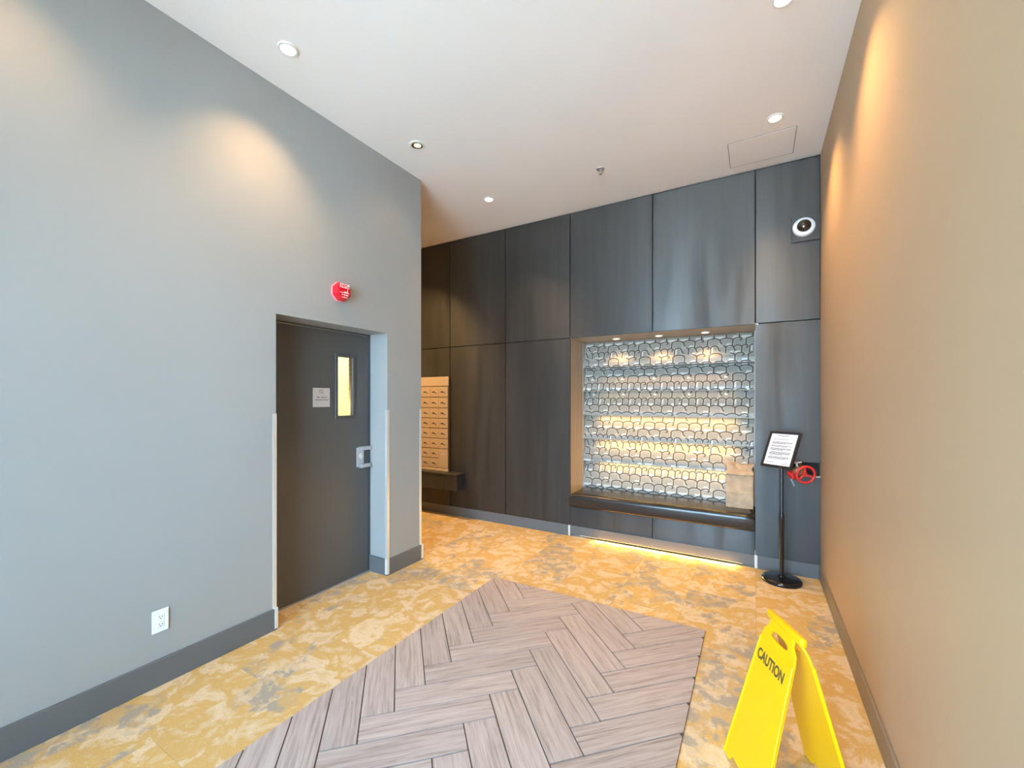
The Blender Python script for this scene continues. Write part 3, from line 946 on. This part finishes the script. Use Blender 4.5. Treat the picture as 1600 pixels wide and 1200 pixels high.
for a in (0, 180):
    p = cm @ Matrix.Rotation(R(a + 30), 4, 'Z')
    b.bm.verts.ensure_lookup_table()
    b.tube([tuple(p @ Vector((.034, 0, .014))), tuple(p @ Vector((.050, 0, .014)))], [.008, .006], 10)
b.build('outlet_cap', M['redpaint'], t, 40)
b = MB()
c0 = Bc + out * .07 + Vector((0, 0, -.03))
pts = [c0 + Vector((.004 * i, 0, -.0095 * i)) for i in range(6)]
for i, p in enumerate(pts):
    d1, d2 = ((1, 0, 0), (0, 0, 1)) if i % 2 else ((0, 1, 0), (0, 0, 1))
    d1, d2 = Vector(d1), Vector(d2)
    b.tube([tuple(p + d1 * .0045 * math.cos(2 * math.pi * k / 10) + d2 * .0075 * math.sin(2 * math.pi * k / 10)) for k in range(10)], .0014, 6, True)
stuff(b.build('chain', M['satin'], t, 60))
lv = Bc + Vector((-.01, -.005, .034))
MB().tube([tuple(lv), tuple(lv + Vector((-.004, 0, .030))), tuple(lv + Vector((-.030, -.01, .034))), tuple(lv + Vector((-.062, -.02, .028)))], [.010, .010, .008, .005], 10).build('lever', M['satin'], t, 40)
MB().tube([tuple(lv + Vector((0, 0, .03))), tuple(lv + Vector((.03, .004, .036)))], [.009, .008], 10).build('lever', M['satin'], t, 40)

# ------------------------------------------------------------------ paper bag
t = thing('paper_bag', 'brown kraft paper bag with rolled top standing on the bench', 'bag', (-.13, 4.50, .472))
bx0, bx1, by0, by1, bz0, bz1 = -.240, -.018, 4.425, 4.555, .474, .795
b = MB(); r_ = random.Random(8)
NXg, NYg, NZg = 12, 6, 16
per = [(i / NXg, 0.0) for i in range(NXg)] + [(1.0, i / NYg) for i in range(NYg)] + [(1 - i / NXg, 1.0) for i in range(NXg)] + [(0.0, 1 - i / NYg) for i in range(NYg)]
rings = []
for k in range(NZg + 1):
    v = k / NZg
    ring = []
    for (u, w) in per:
        x = bx0 + (bx1 - bx0) * u; y = by0 + (by1 - by0) * w
        fold = .030 * v * (1 - abs(2 * w - 1))                   # side gussets fold inwards
        if u == 0.0: x += fold
        if u == 1.0: x -= fold
        cy = (by0 + by1) / 2 + .02
        y = cy + (y - cy) * (1 - .30 * max(0, v - .35) / .65)
        cr = .0045 * math.sin(7 * u + 11 * v) * math.sin(5 * v + 3 * u) + r_.uniform(-.0015, .0015)
        if w == 0: y += cr - (.006 if .38 < v < .44 else 0)
        if w == 1: y -= cr
        x += .006 * (1 - v) * (.5 - u) * 0 + .004 * math.sin(9 * v) * (1 if u > .5 else -1) * .4
        ring.append(b.bm.verts.new((x, y, bz0 + (bz1 - bz0) * v)))
    rings.append(ring)
n = len(per)
for A, B in zip(rings, rings[1:]):
    for i in range(n):
        j = (i + 1) % n
        b.bm.faces.new((A[i], A[j], B[j], B[i]))
b.bm.faces.new(list(reversed(rings[0]))); b.bm.faces.new(rings[-1])
b.build('bag_body', M['kraft'], t, 28)
# fold band: the body's front lip, turned back; the crumpled top leans back from it
b = MB()
fp = [(by0 + .012, .772), (by0 + .002, .780), (by0 + .004, .792), (by0 + .030, .812), (by0 + .036, .806), (by0 + .022, .780)]
b.prism(fp, lambda y, z: (bx0 + .002, y, z), lambda y, z: (bx1 + .004, y, z))
b.build('fold_band', M['kraft'], t)
b = MB(); rings = []
for k in range(11):
    v = k / 10; ring = []
    for (u, w) in per:
        x = bx0 - .020 * v + (bx1 - bx0 + .018 * v) * u + .008 * math.sin(6 * v + 2 * u)
        th = .060 * (1 - .70 * v)
        y = by0 + .055 + .035 * v + (w - .5) * th + (.016 * math.sin(10 * u + 1.2 + 2 * v) + .009 * math.sin(25 * u + 5 * v)) * min(1, v * 1.6)
        z = .792 + .094 * v * (1 - .18 * u + .10 * math.sin(7 * u + .6) + .05 * math.sin(19 * u)) + r_.uniform(-.002, .002)
        ring.append(b.bm.verts.new((x, y + r_.uniform(-.003, .003), z)))
    rings.append(ring)
for A, B in zip(rings, rings[1:]):
    for i in range(n):
        j = (i + 1) % n
        b.bm.faces.new((A[i], A[j], B[j], B[i]))
b.bm.faces.new(list(reversed(rings[0]))); b.bm.faces.new(rings[-1])
lab(b.build('crumpled_top', M['kraft'], t, 28), 'crumpled rolled bag top')

# ------------------------------------------------------------------ caution sign
AL, AR = Vector((.050, 2.030, .615)), Vector((.154, 1.823, .615))
bd_ = (AR - AL).normalized(); nO = Vector((-.894, -.449, 0))
AC = (AL + AR) / 2
t = thing('caution_sign', 'yellow folding caution floor sign on the carpet beside the taupe wall', 'floor sign', (AC.x, AC.y, 0))
def arc(cx, cy, rx, ry, a0, a1, n):
    return [(cx + rx * math.cos(R(a0 + (a1 - a0) * i / n)), cy + ry * math.sin(R(a0 + (a1 - a0) * i / n))) for i in range(n + 1)]
def leaf(sgn):
    spread = .155 * sgn
    top = AC + nO * .010 * sgn + Vector((0, 0, -.010))
    down = (nO * spread + Vector((0, 0, -.605))).normalized()
    xax = bd_ if sgn > 0 else -bd_
    mt = frame_mtx(top, xax, -down)
    Ln = .605 / -down.z
    w0, w1 = .100, .150
    outl = [(-w1, -Ln + .004), (-w1 + .045, -Ln + .004), (-w1 + .06, -Ln + .03), (w1 - .06, -Ln + .03), (w1 - .045, -Ln + .004), (w1, -Ln + .004), (w0 + .008, -.085), (w0 + .001, -.052), (w0 - .022, -.030), (w0 - .026, 0), (-w0 + .026, 0), (-w0 + .022, -.030), (-w0 - .001, -.052), (-w0 - .008, -.085)]
    hole = arc(0, -.050, .056, .017, 180, 0, 10) + arc(0, -.055, .056, .007, 0, -180, 10)
    me = curve_mesh([outl, hole], .0035, .0015, mt)
    lf = link('sign_leaf', me, M['yellow'], t, 40)
    # raised rim
    b = MB()
    for s in (-1, 1):
        b.tube([(s * (w0 + .006), -.088, .005), (s * (w1 - .004), -Ln + .006, .005)], .005, 8)
    b.tube([(-w0 - .002, -.100, .0045), (w0 + .002, -.100, .0045)], .004, 8)
    b.bm.transform(mt); b.build('rim', M['yellow'], lf, 50)
    return mt, lf
m1, l1 = leaf(1)
m2, l2 = leaf(-1)
link('lettering', text_mesh('CAUTION', .056, m1 @ Matrix.Translation((-.010, -.155, .0052)), sx=.70, bold=.03), M['dark_ink'], l1)
b = MB(); hb = frame_mtx(AC, bd_, (0, 0, 1))
b.box(-.114, .114, -.022, .010, -.013, .013, bevel=.008, seg=3)
b.bm.transform(hb)
b.build('hinge_bar', M['yellow'], t, 50)

# collect stray unlabelled data
for o in list(bpy.data.objects):
    if o.type == 'LIGHT' and o.name.startswith('tmp'): bpy.data.objects.remove(o)
